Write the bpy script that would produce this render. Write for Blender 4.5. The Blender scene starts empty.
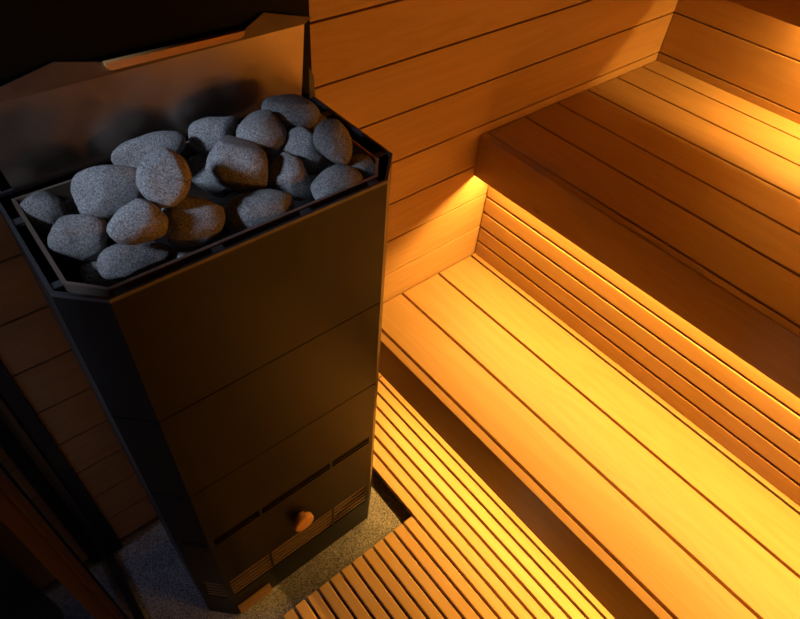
import bpy, bmesh, math, random
from mathutils import Vector, Matrix, noise
# ---------------------------------------------------------------- camera, world, lights
CAM_ROT = [[0.77879, -0.625351, 0.049209], [-0.428361, -0.587491, -0.686557], [0.458249, 0.513604, -0.725409]]
CAM_F = 610.0349
CAM_PP = (387.327, 303.829)
FZ = 1.83                                   # camera height above the stone floor
sc = bpy.context.scene
COL = sc.collection
cd = bpy.data.cameras.new('camera'); cam = bpy.data.objects.new('camera', cd); COL.objects.link(cam)
r0, r1, r2 = [Vector(r) for r in CAM_ROT]
m = Matrix((( r0.x, -r1.x, -r2.x, 0.0), (r0.y, -r1.y, -r2.y, -1.0), (r0.z, -r1.z, -r2.z, FZ), (0, 0, 0, 1)))
cam.matrix_world = m
cd.sensor_fit = 'HORIZONTAL'; cd.sensor_width = 36.0; cd.lens = CAM_F / 800 * 36
cd.shift_x = (400 - CAM_PP[0]) / 800; cd.shift_y = (CAM_PP[1] - 309.5) / 800
cd.clip_start = 0.02
sc.camera = cam
sc.view_settings.view_transform = 'Standard'; sc.view_settings.look = 'None'
sc.view_settings.exposure = 0.0; sc.view_settings.gamma = 1.0; sc.view_settings.use_curve_mapping = False
w = bpy.data.worlds.new('world'); sc.world = w; w.use_nodes = True
bgn = w.node_tree.nodes['Background']; bgn.inputs[0].default_value = (1.0, 0.30, 0.05, 1); bgn.inputs[1].default_value = 0.004

def area(name, loc, target, sx, sy, power, color):
    l = bpy.data.lights.new(name, 'AREA'); l.shape = 'RECTANGLE'; l.size = sx; l.size_y = sy
    l.energy = power; l.color = color
    o = bpy.data.objects.new(name, l); COL.objects.link(o); o.location = loc
    d = (Vector(target) - Vector(loc)).normalized()       # -Z of the light looks at the target, X runs along world Y
    x = Vector((0, 1, 0)); x = (x - d * x.dot(d)).normalized(); z = -d; y = z.cross(x)
    o.matrix_world = Matrix(((x.x, y.x, z.x, loc[0]), (x.y, y.y, z.y, loc[1]), (x.z, y.z, z.z, loc[2]), (0, 0, 0, 1)))
    return o
AMBER = (1.0, 0.51, 0.09)
area('light_under_upper_bench', (1.248, -1.145, 0.806), (1.02, -1.145, 0.50), 2.27, 0.012, 27.0, AMBER)
area('light_under_lower_bench', (0.862, -1.17, 0.308), (0.80, -1.17, 0.04), 2.20, 0.012, 19.0, AMBER)
area('light_behind_backrest', (2.020, -1.37, 1.256), (2.045, -1.37, 1.1), 1.84, 0.026, 32.0, AMBER)
area('front_fill', (1.50, -2.2, 1.18), (0.70, 0.0, 1.30), 0.6, 0.25, 9.0, (1.0, 0.36, 0.045))  # added amber fill standing in for bounce from the unseen front of the room
cl = bpy.data.lights.new('corridor_lamp', 'SPOT'); cl.spot_size = math.radians(19.5); cl.spot_blend = 0.4; cl.shadow_soft_size = 0.12
cl.energy = 155.0; cl.color = (0.66, 0.76, 1.0)
co = bpy.data.objects.new('corridor_lamp', cl); COL.objects.link(co)
cp = Vector((-1.15, -0.28, 2.30)); co.location = cp
co.rotation_euler = (Vector((0.25, -0.225, 1.24)) - cp).to_track_quat('-Z', 'Y').to_euler()

area('chamfer_fill', (-0.65, -0.05, 0.72), (0.05, -0.32, 0.62), 0.08, 0.8, 3.0, (0.62, 0.70, 1.0))  # added cool fill for the heater's left chamfer and the floor beside it

# ---------------------------------------------------------------- materials
def new_mat(name):
    mt = bpy.data.materials.new(name); mt.use_nodes = True
    nt = mt.node_tree; b = nt.nodes['Principled BSDF']
    return mt, nt, b, nt.nodes.new, nt.links.new

def wood(name, c1, c2, axis, rough=0.5, grain=1.0):
    mt, nt, b, N, L = new_mat(name)
    tc = N('ShaderNodeTexCoord'); at = N('ShaderNodeAttribute'); at.attribute_name = 'tone'
    mul = N('ShaderNodeVectorMath'); mul.operation = 'SCALE'; mul.inputs['Scale'].default_value = 31.7
    comb = N('ShaderNodeCombineXYZ')
    L(at.outputs['Fac'], comb.inputs[0]); L(at.outputs['Fac'], comb.inputs[1]); L(at.outputs['Fac'], comb.inputs[2])
    L(comb.outputs[0], mul.inputs[0])
    add = N('ShaderNodeVectorMath'); add.operation = 'ADD'
    L(tc.outputs['Object'], add.inputs[0]); L(mul.outputs[0], add.inputs[1])
    mp = N('ShaderNodeMapping'); s = [9.0, 9.0, 9.0]; s['xyz'.index(axis)] = 0.9
    mp.inputs['Scale'].default_value = s
    L(add.outputs[0], mp.inputs['Vector'])
    n1 = N('ShaderNodeTexNoise'); n1.inputs['Scale'].default_value = 1.6; n1.inputs['Detail'].default_value = 3; n1.inputs['Distortion'].default_value = 1.4
    L(mp.outputs[0], n1.inputs['Vector'])
    mp2 = N('ShaderNodeMapping'); s = [160.0, 160.0, 160.0]; s['xyz'.index(axis)] = 5.0
    mp2.inputs['Scale'].default_value = s; L(add.outputs[0], mp2.inputs['Vector'])
    n2 = N('ShaderNodeTexNoise'); n2.inputs['Scale'].default_value = 1.0; n2.inputs['Detail'].default_value = 2
    L(mp2.outputs[0], n2.inputs['Vector'])
    # contour rings out of the broad noise: flame figure
    rm = N('ShaderNodeMath'); rm.operation = 'MULTIPLY'; rm.inputs[1].default_value = 9.0; L(n1.outputs['Fac'], rm.inputs[0])
    fr = N('ShaderNodeMath'); fr.operation = 'PINGPONG'; fr.inputs[1].default_value = 1.0; L(rm.outputs[0], fr.inputs[0])
    mx = N('ShaderNodeMath'); mx.operation = 'MULTIPLY'; mx.inputs[1].default_value = 0.32 * grain; L(fr.outputs[0], mx.inputs[0])
    m2 = N('ShaderNodeMath'); m2.operation = 'MULTIPLY_ADD'; m2.inputs[1].default_value = 0.22 * grain; L(n2.outputs['Fac'], m2.inputs[0]); L(mx.outputs[0], m2.inputs[2])
    m3 = N('ShaderNodeMath'); m3.operation = 'MULTIPLY_ADD'; m3.inputs[1].default_value = 0.35; L(at.outputs['Fac'], m3.inputs[0]); L(m2.outputs[0], m3.inputs[2])
    mix = N('ShaderNodeMix'); mix.data_type = 'RGBA'; L(m3.outputs[0], mix.inputs['Factor'])
    mix.inputs['A'].default_value = (*c1, 1); mix.inputs['B'].default_value = (*c2, 1)
    # sparse pin knots
    vo = N('ShaderNodeTexVoronoi'); vo.inputs['Scale'].default_value = 1.0
    mp3 = N('ShaderNodeMapping'); s = [5.0, 5.0, 5.0]; s['xyz'.index(axis)] = 2.4
    mp3.inputs['Scale'].default_value = s; L(add.outputs[0], mp3.inputs['Vector']); L(mp3.outputs[0], vo.inputs['Vector'])
    kr = N('ShaderNodeMapRange'); kr.inputs['From Min'].default_value = 0.015; kr.inputs['From Max'].default_value = 0.05
    kr.inputs['To Min'].default_value = 0.55; kr.inputs['To Max'].default_value = 0.0; L(vo.outputs['Distance'], kr.inputs['Value'])
    mk = N('ShaderNodeMix'); mk.data_type = 'RGBA'; L(kr.outputs[0], mk.inputs['Factor']); L(mix.outputs['Result'], mk.inputs['A'])
    mk.inputs['B'].default_value = (c2[0] * .3, c2[1] * .25, c2[2] * .2, 1)
    L(mk.outputs['Result'], b.inputs['Base Color'])
    b.inputs['Roughness'].default_value = rough; b.inputs['Specular IOR Level'].default_value = 0.35
    bp = N('ShaderNodeBump'); bp.inputs['Strength'].default_value = 0.12; bp.inputs['Distance'].default_value = 0.002
    L(n2.outputs['Fac'], bp.inputs['Height']); L(bp.outputs[0], b.inputs['Normal'])
    return mt

WA, WB = (0.50, 0.32, 0.16), (0.37, 0.21, 0.085)
WOOD_X = wood('wall_wood_along_x', WA, WB, 'x', 0.5)
WOOD_Y = wood('wood_along_y', WA, WB, 'y', 0.45, 0.9)
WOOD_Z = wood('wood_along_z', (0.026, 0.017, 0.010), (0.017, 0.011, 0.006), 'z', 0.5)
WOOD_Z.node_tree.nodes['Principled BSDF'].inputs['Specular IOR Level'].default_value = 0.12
KNOBW = wood('knob_wood', (0.80, 0.44, 0.16), (0.60, 0.30, 0.09), 'x', 0.4)
DARKW = wood('batten_wood', (0.30, 0.17, 0.08), (0.2, 0.11, 0.05), 'x', 0.7)

def plain(name, c, rough=0.5, metal=0.0, bump=0.0, scale=300.0, spec=0.5):
    mt, nt, b, N, L = new_mat(name)
    b.inputs['Base Color'].default_value = (*c, 1); b.inputs['Roughness'].default_value = rough
    b.inputs['Metallic'].default_value = metal; b.inputs['Specular IOR Level'].default_value = spec
    if bump:
        tc = N('ShaderNodeTexCoord'); n = N('ShaderNodeTexNoise'); n.inputs['Scale'].default_value = scale; n.inputs['Detail'].default_value = 2
        L(tc.outputs['Object'], n.inputs['Vector'])
        bp = N('ShaderNodeBump'); bp.inputs['Strength'].default_value = bump; bp.inputs['Distance'].default_value = 0.001
        L(n.outputs['Fac'], bp.inputs['Height']); L(bp.outputs[0], b.inputs['Normal'])
        mr = N('ShaderNodeMapRange'); mr.inputs['To Min'].default_value = rough - .06; mr.inputs['To Max'].default_value = rough + .08
        L(n.outputs['Fac'], mr.inputs['Value']); L(mr.outputs[0], b.inputs['Roughness'])
    return mt
BLACK = plain('black_powder_coat', (0.0075, 0.007, 0.007), 0.36, 0.0, 0.2, 420, 0.16)
SHIELD = plain('matt_black_shield', (0.003, 0.003, 0.003), 0.6, spec=0.1)
RIMB = plain('dark_rim_steel', (0.06, 0.062, 0.07), 0.38, 0.0, 0.1, 300)
CORE = plain('inner_black_steel', (0.006, 0.006, 0.006), 0.7)
BRONZE = plain('liner_steel', (0.34, 0.25, 0.20), 0.45, 0.6)
STEEL = plain('brushed_steel', (0.10, 0.09, 0.10), 0.32, 1.0, 0.1, 60)
GUARD = plain('guard_steel', (0.34, 0.27, 0.22), 0.36, 1.0, 0.08, 35)
LEDM = plain('led_profile', (0.5, 0.5, 0.5), 0.4, 1.0)

def emis(name, c, s):
    mt, nt, b, N, L = new_mat(name)
    b.inputs['Base Color'].default_value = (*c, 1); b.inputs['Emission Color'].default_value = (*c, 1); b.inputs['Emission Strength'].default_value = s
    return mt
LEDE = emis('led_diffuser', AMBER, 4.0)

def granite(name, dark, light, scale, rough, bump):
    mt, nt, b, N, L = new_mat(name)
    tc = N('ShaderNodeTexCoord'); oi = N('ShaderNodeObjectInfo')
    add = N('ShaderNodeVectorMath'); add.operation = 'ADD'
    L(tc.outputs['Object'], add.inputs[0]); L(oi.outputs['Random'], add.inputs[1])
    n = N('ShaderNodeTexNoise'); n.inputs['Scale'].default_value = scale; n.inputs['Detail'].default_value = 4; n.inputs['Roughness'].default_value = 0.75
    L(add.outputs[0], n.inputs['Vector'])
    n2 = N('ShaderNodeTexNoise'); n2.inputs['Scale'].default_value = scale / 14; L(add.outputs[0], n2.inputs['Vector'])
    cr = N('ShaderNodeValToRGB'); cr.color_ramp.elements[0].position = 0.38; cr.color_ramp.elements[1].position = 0.64
    cr.color_ramp.elements[0].color = (*dark, 1); cr.color_ramp.elements[1].color = (*light, 1)
    L(n.outputs['Fac'], cr.inputs['Fac'])
    mx = N('ShaderNodeMix'); mx.data_type = 'RGBA'; mx.blend_type = 'MULTIPLY'; mx.inputs['Factor'].default_value = 0.5
    L(cr.outputs['Color'], mx.inputs['A']); L(n2.outputs['Fac'], mx.inputs['B'])
    L(mx.outputs['Result'], b.inputs['Base Color']); b.inputs['Roughness'].default_value = rough
    b.inputs['Specular IOR Level'].default_value = 0.3
    bp = N('ShaderNodeBump'); bp.inputs['Strength'].default_value = bump; bp.inputs['Distance'].default_value = 0.0015
    L(n.outputs['Fac'], bp.inputs['Height']); L(bp.outputs[0], b.inputs['Normal'])
    return mt
STONE = granite('sauna_stone', (0.12, 0.12, 0.12), (0.56, 0.555, 0.55), 430, 0.9, 0.9)
FLOORM = granite('floor_stone', (0.07, 0.07, 0.08), (0.52, 0.51, 0.60), 260, 0.6, 0.3)

mg, ntg, bg_, Ng, Lg = new_mat('clear_glass')
ntg.nodes.remove(bg_)
tr = Ng('ShaderNodeBsdfTransparent'); tr.inputs[0].default_value = (0.86, 0.88, 0.88, 1)
gl = Ng('ShaderNodeBsdfGlossy'); gl.inputs['Roughness'].default_value = 0.03
lw = Ng('ShaderNodeFresnel'); lw.inputs['IOR'].default_value = 1.5
mxg = Ng('ShaderNodeMixShader'); Lg(lw.outputs[0], mxg.inputs[0]); Lg(tr.outputs[0], mxg.inputs[1]); Lg(gl.outputs[0], mxg.inputs[2])
Lg(mxg.outputs[0], ntg.nodes['Material Output'].inputs['Surface'])
GLASS = mg

# ---------------------------------------------------------------- mesh helpers
RND = random.Random(7)
class MB:
    def __init__(s): s.bm = bmesh.new(); s.t = s.bm.faces.layers.float.new('tone')
    def box(s, x0, x1, y0, y1, z0, z1, tone=None, bev=0.0):
        tone = RND.random() if tone is None else tone
        b2 = bmesh.new()
        v = [b2.verts.new((x, y, z)) for x in (x0, x1) for y in (y0, y1) for z in (z0, z1)]
        for f in ((0,1,3,2),(4,6,7,5),(0,4,5,1),(2,3,7,6),(0,2,6,4),(1,5,7,3)): b2.faces.new([v[i] for i in f])
        if bev: bmesh.ops.bevel(b2, geom=b2.edges[:], offset=bev, segments=2, affect='EDGES', profile=0.5)
        s.merge(b2, tone); return s
    def prism(s, poly, z0, z1, tone=0.5, bev=0.0, axis='z'):
        b2 = bmesh.new()
        P = (lambda a, b, c: (a, b, c)) if axis == 'z' else (lambda a, b, c: (a, c, b))
        lo = [b2.verts.new(P(x, y, z0)) for x, y in poly]; hi = [b2.verts.new(P(x, y, z1)) for x, y in poly]
        n = len(poly); b2.faces.new(lo[::-1]); b2.faces.new(hi)
        for i in range(n): b2.faces.new((lo[i], lo[(i+1) % n], hi[(i+1) % n], hi[i]))
        bmesh.ops.recalc_face_normals(b2, faces=b2.faces[:])
        if bev: bmesh.ops.bevel(b2, geom=b2.edges[:], offset=bev, segments=2, affect='EDGES', profile=0.5)
        s.merge(b2, tone); return s
    def ring(s, outer, inner, z0, z1, tone=0.5):
        b2 = bmesh.new(); n = len(outer)
        V = [[b2.verts.new((x, y, z)) for x, y in p] for p, z in ((outer, z0), (outer, z1), (inner, z1), (inner, z0))]
        for a in range(4):
            A, B = V[a], V[(a+1) % 4]
            for i in range(n): b2.faces.new((A[i], A[(i+1) % n], B[(i+1) % n], B[i]))
        bmesh.ops.recalc_face_normals(b2, faces=b2.faces[:]); s.merge(b2, tone); return s
    def cyl(s, c, axis, r, h, seg=32, bev=0.0, r2=None):
        b2 = bmesh.new()
        bmesh.ops.create_cone(b2, cap_ends=True, segments=seg, radius1=r, radius2=r if r2 is None else r2, depth=h)
        if bev: bmesh.ops.bevel(b2, geom=[e for e in b2.edges if len(e.link_faces) == 2 and any(len(f.verts) > 4 for f in e.link_faces)], offset=bev, segments=4, affect='EDGES', profile=0.5)
        q = Vector((0, 0, 1)).rotation_difference(Vector(axis)).to_matrix().to_4x4()
        bmesh.ops.transform(b2, matrix=Matrix.Translation(c) @ q, verts=b2.verts[:]); s.merge(b2, 0.5); return s
    def merge(s, b2, tone):
        t = b2.faces.layers.float.get('tone') or b2.faces.layers.float.new('tone')
        for f in b2.faces: f[t] = tone
        me = bpy.data.meshes.new('tmp'); b2.to_mesh(me); b2.free()
        s.bm.from_mesh(me); bpy.data.meshes.remove(me)
    def build(s, name, mat, parent=None, smooth=False):
        me = bpy.data.meshes.new(name); s.bm.to_mesh(me); s.bm.free(); me.materials.append(mat)
        o = bpy.data.objects.new(name, me); COL.objects.link(o)
        if smooth:
            for p in me.polygons: p.use_smooth = True
        if parent is not None:
            o.parent = parent; o.matrix_parent_inverse = Matrix.Translation(-Vector(parent.location))
        return o
def tag(o, label=None, cat=None, group=None, kind=None):
    if label: o['label'] = label
    if cat: o['category'] = cat
    if group: o['group'] = group
    if kind: o['kind'] = kind
    return o
def empty(name, loc, label, cat, group=None):
    o = bpy.data.objects.new(name, None); COL.objects.link(o); o.location = loc; o.empty_display_size = 0.1
    return tag(o, label, cat, group)
def struct(mb, name, mat, label=None):
    o = mb.build(name, mat); return tag(o, label, None, None, 'structure')

YB = -2.30                                   # how far benches and walls run towards the room's front
PITCH = 0.1325; G0 = FZ - 0.4825             # wall board joints

# ---------------------------------------------------------------- room
b = MB(); b.box(-1.7, 2.13, -2.6, 0.06, -0.04, 0.0, 0.5)
struct(b, 'floor', FLOORM, 'speckled grey stone floor')
b = MB(); b.box(-0.088, 2.10, 0.016, 0.05, 0.0, 2.45, 0.9)
joints = [G0 + PITCH * k for k in range(-10, 9)]
for k in range(len(joints) - 1):
    z0, z1 = joints[k] + 0.0022, joints[k+1] - 0.0022
    if z1 < 0.03: continue
    b.box(-0.088, 2.056, 0.0, 0.018, max(z0, 0.0), z1, None, 0.0015)
struct(b, 'wall_back', WOOD_X, 'horizontal board wall behind heater and benches')
b = MB(); b.box(2.072, 2.10, YB, 0.016, 0.0, 2.45, 0.9)
for k in range(len(joints) - 1):
    z0, z1 = joints[k] + 0.0022, joints[k+1] - 0.0022
    if z1 < 0.03: continue
    b.box(2.056, 2.074, YB, -0.001, max(z0, 0.0), z1, None, 0.0015)
struct(b, 'wall_right', WOOD_Y, 'horizontal board wall behind the upper bench')
# glazed partition on the left: steel channel, fixed pane, wooden post cut low, added light-blocking panel
b = MB(); b.box(-0.118, -0.0885, -0.012, 0.05, 0.0, 2.45)  # black strip between the board ends and the steel channel
struct(b, 'trim_1', CORE, 'black strip at the end of the board wall')
b = MB(); b.box(-0.150, -0.120, -0.020, 0.03, 0.012, 2.45, 0.5, 0.002); b.box(-0.150, -0.120, -0.325, -0.0, 0.0, 0.012, 0.5, 0.001)
struct(b, 'trim_2', STEEL, 'steel channel holding the glass pane on the wall and floor')
b = MB(); b.box(-0.139, -0.131, -0.325, -0.021, 0.0125, 1.308); b.box(-0.139, -0.131, -0.333, -0.021, 1.308, 1.684)
struct(b, 'window_1', GLASS, 'fixed clear glass pane left of the heater')
b = MB(); b.box(-0.175, -0.138, -0.505, -0.395, 0.0, 1.30, .3, .002); b.box(-0.178, -0.134, -0.392, -0.332, 0.0, 1.30, .6, .002)  # post ends low so the cool light passes over it to the stones
struct(b, 'trim_3', WOOD_Z, 'dark wooden post beside the glass pane, cut low to let light pass')
b = MB(); b.box(-0.150, -0.120, -0.505, -0.021, 1.685, 2.45); b.box(-0.150, -0.120, -0.505, -0.334, 1.31, 1.685)  # added panel, out of view, keeps the cool light off the benches
struct(b, 'light_blocker', CORE, 'dark panel added above the glass pane to block light')
b = MB(); b.box(-0.139, -0.131, -1.45, -0.508, 0.01, 2.2)
struct(b, 'door_1', GLASS, 'clear glass door leaf hung on the wooden post')
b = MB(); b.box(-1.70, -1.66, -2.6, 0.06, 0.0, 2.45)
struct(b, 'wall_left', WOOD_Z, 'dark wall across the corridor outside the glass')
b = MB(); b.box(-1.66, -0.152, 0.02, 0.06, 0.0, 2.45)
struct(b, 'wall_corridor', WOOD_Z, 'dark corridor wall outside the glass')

# ---------------------------------------------------------------- lower bench
lb = empty('lower_bench', (1.02, -1.1, 0), 'wide lower sauna bench with three amber-lit boards beside the heater', 'bench')
ZL = FZ - 1.394
b = MB()
for x0, x1 in ((0.803, 0.944), (0.952, 1.102), (1.110, 1.254)): b.box(x0, x1, YB, -0.003, ZL - 0.026, ZL, None, 0.002)
b.box(1.262, 1.298, YB, -0.003, ZL - 0.026, ZL, None, 0.002)
b.build('seat', WOOD_Y, lb)
b = MB(); b.box(0.770, 0.795, YB, -0.003, ZL - 0.156, ZL, 1.5, 0.002); b.build('front_board', WOOD_Y, lb)  # high tone darkens the front board: its shade put into the colour
for y in (-0.30, -1.20, -2.10):
    b = MB(); b.box(0.796, 1.25, y - 0.02, y + 0.02, ZL - 0.075, ZL - 0.0265); b.build('bearer', DARKW, lb)
for y in (-0.30, -1.20, -2.10):
    b = MB(); b.box(1.05, 1.09, y - 0.02, y + 0.02, 0.0, ZL - 0.0755); b.build('leg', DARKW, lb)

# ---------------------------------------------------------------- upper bench
ub = empty('upper_bench', (1.62, -1.1, 0), 'raised upper sauna bench of shaded boards against the back and right walls', 'bench')
ZU = FZ - 0.9065
b = MB(); xs = [1.222, 1.377, 1.526, 1.673, 1.828, 1.969, 2.058]
for k in range(6): b.box(xs[k] + 0.0035, xs[k+1] - (0.0035 if k < 5 else 0.003), YB, -0.003, ZU - 0.026, ZU, None, 0.002)
b.build('seat', WOOD_Y, ub)
b = MB(); b.box(1.194, 1.219, YB, -0.003, ZU - 0.134, ZU, 1.5, 0.002); b.build('front_board', WOOD_Y, ub)  # shade of this front board painted in by the darker tone
for y in (-0.30, -1.20, -2.10):
    b = MB(); b.box(1.24, 2.05, y - 0.02, y + 0.02, ZU - 0.050, ZU - 0.0265); b.build('bearer', DARKW, ub)
b = MB(); z = FZ - 1.3845; k = 0
sp = empty('slatted_riser', (1.28, -1.1, ZL), 'slatted wooden riser panel between the lower and upper benches', 'panel')
edges = [ZL + 0.0005] + [0.4945, 0.5535, 0.6145, 0.6760, 0.737, 0.798]
for k in range(6): b.box(1.276, 1.294, YB, -0.003, edges[k] + (0.0 if k == 0 else 0.0035), edges[k+1] - 0.0035, None, 0.003)
b.build('slats', WOOD_Y, sp)
for y in (-0.30, -1.20, -2.10):
    b = MB(); b.box(1.2945, 1.32, y - 0.02, y + 0.02, ZL + 0.001, ZU - 0.051); b.build('batten', DARKW, sp)

# ---------------------------------------------------------------- backrest on the right wall
br = empty('backrest', (1.95, -1.2, 1.2), 'dark wooden backrest board on the right wall above the upper bench', 'backrest')
b = MB(); b.box(1.940, 1.968, YB, -0.06, 1.202, 1.40, 0.6, 0.002); b.build('board', WOOD_Y, br)
for y in (-0.15, -1.20, -2.2):
    b = MB(); b.box(1.9685, 2.0555, y - 0.02, y + 0.02, 1.29, 1.37); b.build('bracket', DARKW, br)

# ---------------------------------------------------------------- led strips (the glowing profiles of the room's lights)
def led(label, x, z, y0, y1):
    o = empty('led_strip', (x, (y0 + y1) / 2, z), label, 'light strip')
    b = MB(); b.box(x - .008, x + .008, y0, y1, z, z + .008); b.build('profile', LEDM, o)
    b = MB(); b.box(x - .006, x + .006, y0, y1, z - .0015, z - .0002); b.build('diffuser', LEDE, o)
led('amber light strip hidden under the front of the upper bench', 1.248, 0.8115, -2.27, -0.01)
led('amber light strip hidden under the middle of the lower bench', 0.862, 0.315, -2.26, -0.06)
led('amber light strip hidden behind the backrest on the right wall', 2.020, 1.263, -2.29, -0.41)

# ---------------------------------------------------------------- duckboards
ZS = FZ - 1.79; SP = 0.03885
def duck(label, x0, n, ya, yb):
    o = empty('duckboard', (x0 + n * SP / 2, (ya + yb) / 2, 0), label, 'duckboard', 'slatted wooden floor mats')
    b = MB()
    for k in range(n): b.box(x0 + k * SP + 0.004, x0 + (k + 1) * SP - 0.004, yb, ya, ZS - 0.022, ZS, None, 0.002)
    b.build('slats', WOOD_Y, o)
    y = ya - 0.10
    while y > yb:
        b = MB(); b.box(x0 + 0.006, x0 + n * SP - 0.006, y - 0.02, y + 0.02, 0.0, ZS - 0.0225); b.build('batten', DARKW, o); y -= 0.40
    return o
duck('long slatted wooden floor mat running beside the lower bench to the back wall', 0.6365, 10, -0.004, -2.25)
duck('shorter slatted wooden floor mat ending in front of the heater', 0.6365 - 12 * SP, 12, -0.471, -2.25)

# ---------------------------------------------------------------- heat shield on the wall
hs = empty('heat_shield', (0.31, -0.03, 1.2), 'tall black metal heat shield on the wall behind the heater', 'panel')
b = MB(); b.box(0.040, 0.601, -0.068, -0.060, 0.55, 2.40, .5, .001); b.build('plate', SHIELD, hs)
for x in (0.12, 0.50):
    b = MB(); b.box(x - .02, x + .02, -0.0595, -0.0005, 0.56, 2.39); b.build('standoff', CORE, hs)

# ---------------------------------------------------------------- heater
ht = empty('sauna_heater', (0.31, -0.22, 0), 'tall black chamfered sauna heater with a basket of stones, standing on the stone floor', 'heater')
OUT = [(0.027, -0.072), (0.027, -0.325), (0.082, -0.380), (0.535, -0.380), (0.590, -0.325), (0.590, -0.072)]
def inset(P, d):
    n = len(P); R = []
    cx = sum(p[0] for p in P) / n; cy = sum(p[1] for p in P) / n
    L = []
    for i in range(n):
        a = Vector(P[i]); c = Vector(P[(i+1) % n]); e = (c - a).normalized(); nr = Vector((-e.y, e.x))
        if nr.dot(Vector((cx, cy)) - a) < 0: nr = -nr
        L.append((a + nr * d, e))
    for i in range(n):
        (p, u), (q, v) = L[i-1], L[i]
        den = u.x * v.y - u.y * v.x
        t = ((q.x - p.x) * v.y - (q.y - p.y) * v.x) / den
        R.append((p.x + u.x * t, p.y + u.y * t))
    return R
IN4 = inset(OUT, 0.004); IN8 = inset(OUT, 0.010)
ZT = 1.255
b = MB(); b.prism(IN8, 0.03, 1.13); b.build('core', CORE, ht)
b = MB(); b.ring(OUT, IN4, 0.9720, ZT - 0.006); b.build('upper_casing', BLACK, ht)
b = MB(); b.ring(OUT, inset(OUT, 0.0095), 0.7065, 0.9690); b.build('middle_casing', BLACK, ht)
b = MB(); b.ring(OUT, inset(OUT, 0.0095), 0.4880, 0.7035); b.build('lower_casing', BLACK, ht)
b = MB(); b.ring(OUT, inset(OUT, 0.0095), 0.2320, 0.4580); b.build('service_door', BLACK, ht)
b = MB(); b.ring(OUT, inset(OUT, 0.0095), 0.0, 0.1290); b.build('plinth', BLACK, ht)
def louvre(name, z0, z1, n, mat, bw):
    b = MB(); b.prism([(0.027, -0.072), (0.027, -0.325), (0.040, -0.338), (0.040, -0.072)], z0, z1); b.build('casing_corner', BLACK, ht)
    b = MB(); b.prism([(0.078, -0.376), (0.082, -0.380), (0.094, -0.380), (0.094, -0.371), (0.078, -0.371)], z0, z1); b.build('casing_corner', BLACK, ht)
    b = MB()
    b.prism([(0.524, -0.380), (0.535, -0.380), (0.590, -0.325), (0.590, -0.072), (0.580, -0.072), (0.580, -0.321), (0.530, -0.371), (0.524, -0.371)], z0, z1); b.build('casing_corner', BLACK, ht)
    for x in (0.211, 0.408):
        b = MB(); b.box(x - .003, x + .003, -0.380, -0.3788, z0, z1, .5); b.build('louvre_divider', BLACK, ht)
    b = MB(); h = (z1 - z0) / n
    for k in range(n):
        zz = z0 + h * (k + .5)
        b.box(0.0945, 0.5235, -0.3785, -0.3712, zz - h * bw, zz + h * bw, .5)
        b.prism([(0.041, -0.3375), (0.078, -0.3745), (0.078, -0.370), (0.045, -0.337)], zz - h * .2, zz + h * .2)
    b.build(name, mat, ht)
LOUV = plain('louvre_steel', (0.20, 0.13, 0.08), 0.4, 0.5)
louvre('upper_louvre', 0.4580, 0.4880, 2, BLACK, .13)
louvre('lower_louvre', 0.1290, 0.2320, 5, LOUV, .22)
b = MB(); b.box(0.090, 0.188, -0.392, -0.3805, 0.014, 0.058, .4, .002)  # plain wooden strip set against the plinth front
tag(b.build('foot_strip', DARKW, ht), 'small wooden strip at the foot of the heater')
# rim and liner
RIM2 = inset(OUT, 0.005)
b = MB(); b.ring(OUT, RIM2, ZT - 0.006, ZT); b.build('rim', RIMB, ht)
LIN = [(0.046, -0.100), (0.046, -0.318), (0.088, -0.363), (0.528, -0.363), (0.560, -0.325), (0.560, -0.100)]
b = MB(); b.ring(LIN, inset(LIN, 0.005), 1.131, ZT + 0.001); b.build('stone_basket', BRONZE, ht)
b = MB()
for (xa, ya, xb, yb) in ((0.028, -0.16, 0.046, -0.145), (0.030, -0.318, 0.048, -0.305), (0.560, -0.16, 0.588, -0.145), (0.560, -0.318, 0.588, -0.305)):
    b = MB(); b.box(xa, xb, min(ya, yb), max(ya, yb), ZT - .008, ZT - .002, .5); b.build('rim_clip', RIMB, ht)
for x in (0.100, 0.240, 0.386, 0.515):
    b = MB(); b.box(x - .008, x + .008, -0.378, -0.3635, ZT - .008, ZT - .002, .5); b.build('rim_clip', RIMB, ht)
# splash guard with folded top edge and wooden grip
b = MB(); b.prism([(0.055, ZT + .002), (0.563, ZT + .002), (0.577, 1.391), (0.043, 1.391)], -0.087, -0.084, .5, 0, 'y')
gd = b.build('splash_guard', GUARD, ht); gd['label'] = 'warm reflecting steel guard plate'
bm = bmesh.new()
lo = [(0.043, 1.391), (0.1724, 1.391), (0.238, 1.391), (0.4646, 1.391), (0.508, 1.391), (0.577, 1.391)]
hi = [(0.032, 1.397), (0.1724, 1.4210), (0.238, 1.4070), (0.4646, 1.4035), (0.508, 1.4200), (0.594, 1.398)]
def fl(y):
    return ([bm.verts.new((x, -0.087 + y, z)) for x, z in lo], [bm.verts.new((x, -0.087 + (z - 1.391) * 0.45 + y, z)) for x, z in hi])
a0, a1 = fl(0); c0, c1 = fl(0.0018)
for i in range(5):
    bm.faces.new((a0[i], a0[i+1], a1[i+1], a1[i])); bm.faces.new((c0[i+1], c0[i], c1[i], c1[i+1]))
    bm.faces.new((a1[i], a1[i+1], c1[i+1], c1[i])); bm.faces.new((a0[i+1], a0[i], c0[i], c0[i+1]))
bm.faces.new((a0[0], a1[0], c1[0], c0[0])); bm.faces.new((a0[5], c0[5], c1[5], a1[5]))
bmesh.ops.recalc_face_normals(bm, faces=bm.faces[:])
me = bpy.data.meshes.new('guard_flange'); bm.to_mesh(me); bm.free(); me.materials.append(GUARD)
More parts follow.
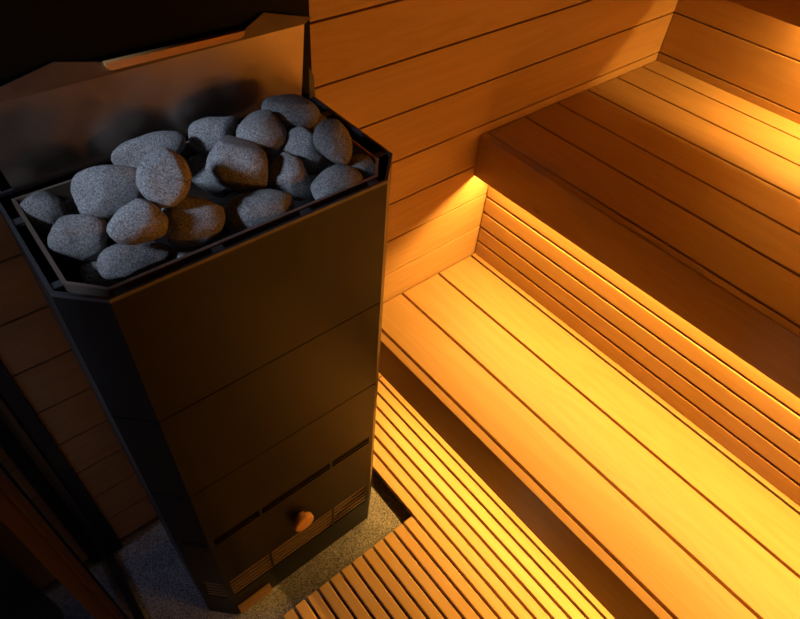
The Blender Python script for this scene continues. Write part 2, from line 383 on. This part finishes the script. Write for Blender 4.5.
fo = bpy.data.objects.new('guard_flange', me); COL.objects.link(fo); fo.parent = gd
b = MB(); b.prism([(0.2345, 1.4095), (0.2355, 1.4025), (0.238, 1.3990), (0.243, 1.3975), (0.450, 1.3955), (0.456, 1.3970), (0.4600, 1.4000), (0.4625, 1.4062)], -0.0900, -0.0805, .5, 0, 'y')
o = b.build('grip', KNOBW, gd); o['label'] = 'slim wooden grip'
b = MB(); b.prism([(0.577, ZT + .001), (0.5895, ZT + .001), (0.588, 1.298), (0.578, 1.317)], -0.0935, -0.0905, .5, 0, 'y')
b.build('hinge_plate', RIMB, ht)
# knob
kn = Vector((0.305, 0, 0.325))
b = MB(); b.cyl((kn.x, -0.3995, kn.z), (0, -1, 0), 0.028, 0.018, 40, 0.005); k = b.build('door_knob', KNOBW, ht, True); k['label'] = 'round wooden knob'
b = MB(); b.cyl((kn.x, -0.3845, kn.z), (0, -1, 0), 0.014, 0.014, 24, 0, 0.019); b.build('neck', KNOBW, k, True)

# ---------------------------------------------------------------- stones
STONES = [
    (1, [0.0795, -0.1316, 1.2317], [[0.557, -0.505, -0.659], [0.827, 0.266, 0.495], [0.075, 0.821, -0.566]], [0.0376, 0.0315, 0.0293], 2.3, 0, 'grey sauna stone at the far left end of the heater basket'),
    (2, [0.0961, -0.2257, 1.2437], [[0.842, -0.388, -0.375], [0.531, 0.469, 0.706], [0.098, 0.793, -0.601]], [0.0384, 0.0341, 0.0308], 2.9, 0.12, 'blunt four-sided grey stone, second from the left, near the rim'),
    (3, [0.1631, -0.1896, 1.2719], [[0.977, -0.214, -0.025], [0.14, 0.542, 0.828], [0.163, 0.812, -0.56]], [0.0499, 0.0404, 0.0359], 2.4, 0.0, 'largest rounded grey stone in the left half of the heater basket'),
    (4, [0.2517, -0.1319, 1.2785], [[0.971, -0.204, 0.123], [0.005, 0.535, 0.845], [0.238, 0.82, -0.521]], [0.0583, 0.0268, 0.0316], 2.3, 0, 'long flat grey stone lying by the back of the basket, left of middle'),
    (5, [0.2172, -0.2825, 1.3301], [[0.747, -0.517, -0.418], [0.62, 0.314, 0.719], [0.241, 0.796, -0.555]], [0.0354, 0.0395, 0.028], 2.6, 0.12, 'grey stone with a crack line across it, perched on top of the pile'),
    (6, [0.1588, -0.3109, 1.2981], [[0.984, -0.139, 0.113], [-0.004, 0.612, 0.791], [0.179, 0.779, -0.601]], [0.0386, 0.0293, 0.0269], 2.4, 0.28, 'wedge-shaped grey stone in front of the largest left stone, pointing left'),
    (7, [0.1451, -0.2963, 1.2316], [[0.975, -0.223, -0.026], [0.162, 0.62, 0.768], [0.155, 0.753, -0.64]], [0.0509, 0.0254, 0.0288], 2.2, -0.2, 'lumpy pale stone with a long tail, under the wedge-shaped stone'),
    (8, [0.1037, -0.2613, 1.1943], [[0.651, -0.546, -0.528], [0.752, 0.366, 0.548], [0.106, 0.754, -0.649]], [0.0335, 0.0277, 0.0259], 2.3, 0, 'small half-hidden stone in the front left corner of the basket'),
    (9, [0.2365, -0.3065, 1.2641], [[0.946, -0.325, -0.003], [0.201, 0.577, 0.791], [0.255, 0.749, -0.611]], [0.0445, 0.0387, 0.0353], 2.5, -0.12, 'big domed grey stone in the middle of the front row, lit warm on the right'),
    (10, [0.2167, -0.3151, 1.2094], [[0.962, -0.269, 0.039], [0.148, 0.638, 0.756], [0.228, 0.721, -0.654]], [0.031, 0.0207, 0.0215], 2.2, 0, 'small stone mostly sunk behind the front rim, below the big domed stone'),
    (11, [0.3642, -0.1309, 1.2738], [[0.922, -0.161, 0.353], [-0.199, 0.586, 0.786], [0.333, 0.794, -0.508]], [0.045, 0.0317, 0.0302], 1.9, -0.38, 'triangular grey stone with a peaked top against the back of the basket'),
    (12, [0.3459, -0.2483, 1.2812], [[0.666, -0.615, -0.423], [0.66, 0.221, 0.718], [0.348, 0.757, -0.553]], [0.0479, 0.0417, 0.038], 2.7, -0.2, 'big angular stone in the centre of the heap with a broad warm-lit face'),
    (13, [0.417, -0.1987, 1.288], [[0.481, -0.649, -0.589], [0.782, 0.014, 0.623], [0.396, 0.761, -0.515]], [0.0375, 0.0375, 0.0319], 2.5, -0.15, 'rounded grey stone between the big central angular stone and the back right stone'),
    (14, [0.4861, -0.1754, 1.293], [[0.854, -0.519, -0.024], [0.272, 0.407, 0.872], [0.443, 0.751, -0.489]], [0.0492, 0.0306, 0.033], 2.6, -0.05, 'broad grey stone at the back right corner beside the splash guard'),
    (15, [0.4722, -0.2388, 1.2553], [[0.233, -0.674, -0.701], [0.865, -0.185, 0.466], [0.444, 0.715, -0.54]], [0.0437, 0.0302, 0.0327], 2.3, -0.22, 'oval stone leaning right, just behind the conical stone right of centre'),
    (16, [0.4154, -0.2804, 1.2478], [[0.296, -0.698, -0.652], [0.863, -0.097, 0.496], [0.409, 0.709, -0.574]], [0.0403, 0.0322, 0.0324], 2.2, -0.3, 'cone-shaped stone right of centre, with a narrow top, behind the right front rim'),
    (17, [0.3333, -0.3184, 1.2406], [[0.923, -0.375, 0.088], [0.168, 0.597, 0.785], [0.347, 0.709, -0.613]], [0.0564, 0.0336, 0.0348], 2.4, -0.05, 'long smooth loaf-shaped stone lying along the front rim right of centre'),
    (18, [0.4975, -0.2848, 1.2874], [[0.154, -0.663, -0.733], [0.861, -0.274, 0.428], [0.485, 0.697, -0.529]], [0.0389, 0.0292, 0.0303], 2.2, -0.2, 'upright egg-shaped stone standing near the right wall of the basket'),
    (19, [0.4702, -0.3306, 1.2413], [[0.871, -0.232, 0.432], [-0.151, 0.711, 0.687], [0.467, 0.664, -0.584]], [0.0437, 0.0323, 0.0301], 2.2, -0.1, 'curved stone leaning over the front rim in the front right corner'),
    (20, [0.5287, -0.3147, 1.2423], [[0.826, -0.555, 0.097], [0.248, 0.513, 0.822], [0.505, 0.655, -0.562]], [0.0301, 0.0234, 0.0226], 2.2, 0, 'small dark stone tucked in the far right corner behind the curved stone'),
    (21, [0.343, -0.1458, 1.2073], [[0.729, -0.569, -0.379], [0.611, 0.292, 0.736], [0.309, 0.769, -0.56]], [0.0481, 0.0343, 0.0366], 2.2, 0, 'dark shaded stone sunk under the peaked back stone, left of the big central stone'),
    (23, [0.534, -0.1777, 1.2578], [[0.836, -0.548, -0.007], [0.281, 0.418, 0.864], [0.47, 0.724, -0.504]], [0.0231, 0.0195, 0.0191], 2.2, 0, 'small stone peeping out under the broad back right stone'),
    (24, [0.1223, -0.1169, 1.2165], [[0.929, -0.289, -0.231], [0.352, 0.501, 0.791], [0.113, 0.816, -0.567]], [0.0219, 0.0188, 0.0162], 2.2, 0, 'small stone peeping out behind the two leftmost stones'),
]
ICO = bmesh.new(); bmesh.ops.create_icosphere(ICO, subdivisions=5, radius=1.0)
def make_stone(i, c, E, ax, p, tap, label):
    bm = ICO.copy()
    if i == 5: bmesh.ops.subdivide_edges(bm, edges=bm.edges[:], cuts=1, use_grid_fill=True)
    sd = Vector((i * 3.17, i * 1.91, i * 0.77))
    E = [Vector(e) for e in E]
    for v in bm.verts:
        u = v.co.normalized()
        r = (abs(u.x) ** p + abs(u.y) ** p + abs(u.z) ** p) ** (-1 / p)
        amp = 0.085
        r *= 1 + amp * noise.noise(u * 1.25 + sd) * 1.6 + 0.03 * noise.noise(u * 3.1 + sd * 2) + 0.006 * noise.noise(u * 9 + sd)
        q = u * r
        # flattened facets
        for f in range(5):
            fn = Vector((noise.noise(sd + Vector((f, 0, 0))), noise.noise(sd + Vector((0, f + .5, 0))), noise.noise(sd + Vector((0, 0, f + .9))))).normalized()
            dd = q.dot(fn)
            if dd > 0.80: q -= fn * (dd - 0.80) * 0.6
        q = Vector((q.x, q.y * (1 + tap * q.x), q.z * (1 + tap * .6 * q.x)))
        if i == 5:                                   # the cracked stone: a groove around its upper third
            g = q.y - 0.02 - 0.22 * q.x * q.x + 0.10 * noise.noise(q * 3)
            q *= 1 - 0.10 * math.exp(-(g / 0.03) ** 2) + (0.05 * math.exp(-((g - 0.06) / 0.12) ** 2) if g > 0 else 0)
        v.co = q
    lo = [min(v.co[a] for v in bm.verts) for a in range(3)]; hi = [max(v.co[a] for v in bm.verts) for a in range(3)]
    for v in bm.verts:
        q = [(2 * (v.co[a] - lo[a]) / (hi[a] - lo[a]) - 1) * ax[a] for a in range(3)]
        v.co = E[0] * q[0] + E[1] * q[1] + E[2] * q[2]
    bmesh.ops.recalc_face_normals(bm, faces=bm.faces[:])
    me = bpy.data.meshes.new('sauna_stone'); bm.to_mesh(me); bm.free(); me.materials.append(STONE)
    for pl in me.polygons: pl.use_smooth = True
    o = bpy.data.objects.new('sauna_stone', me); COL.objects.link(o); o.location = c
    tag(o, label, 'stone', 'stones in the heater basket')
for s in STONES: make_stone(*s)
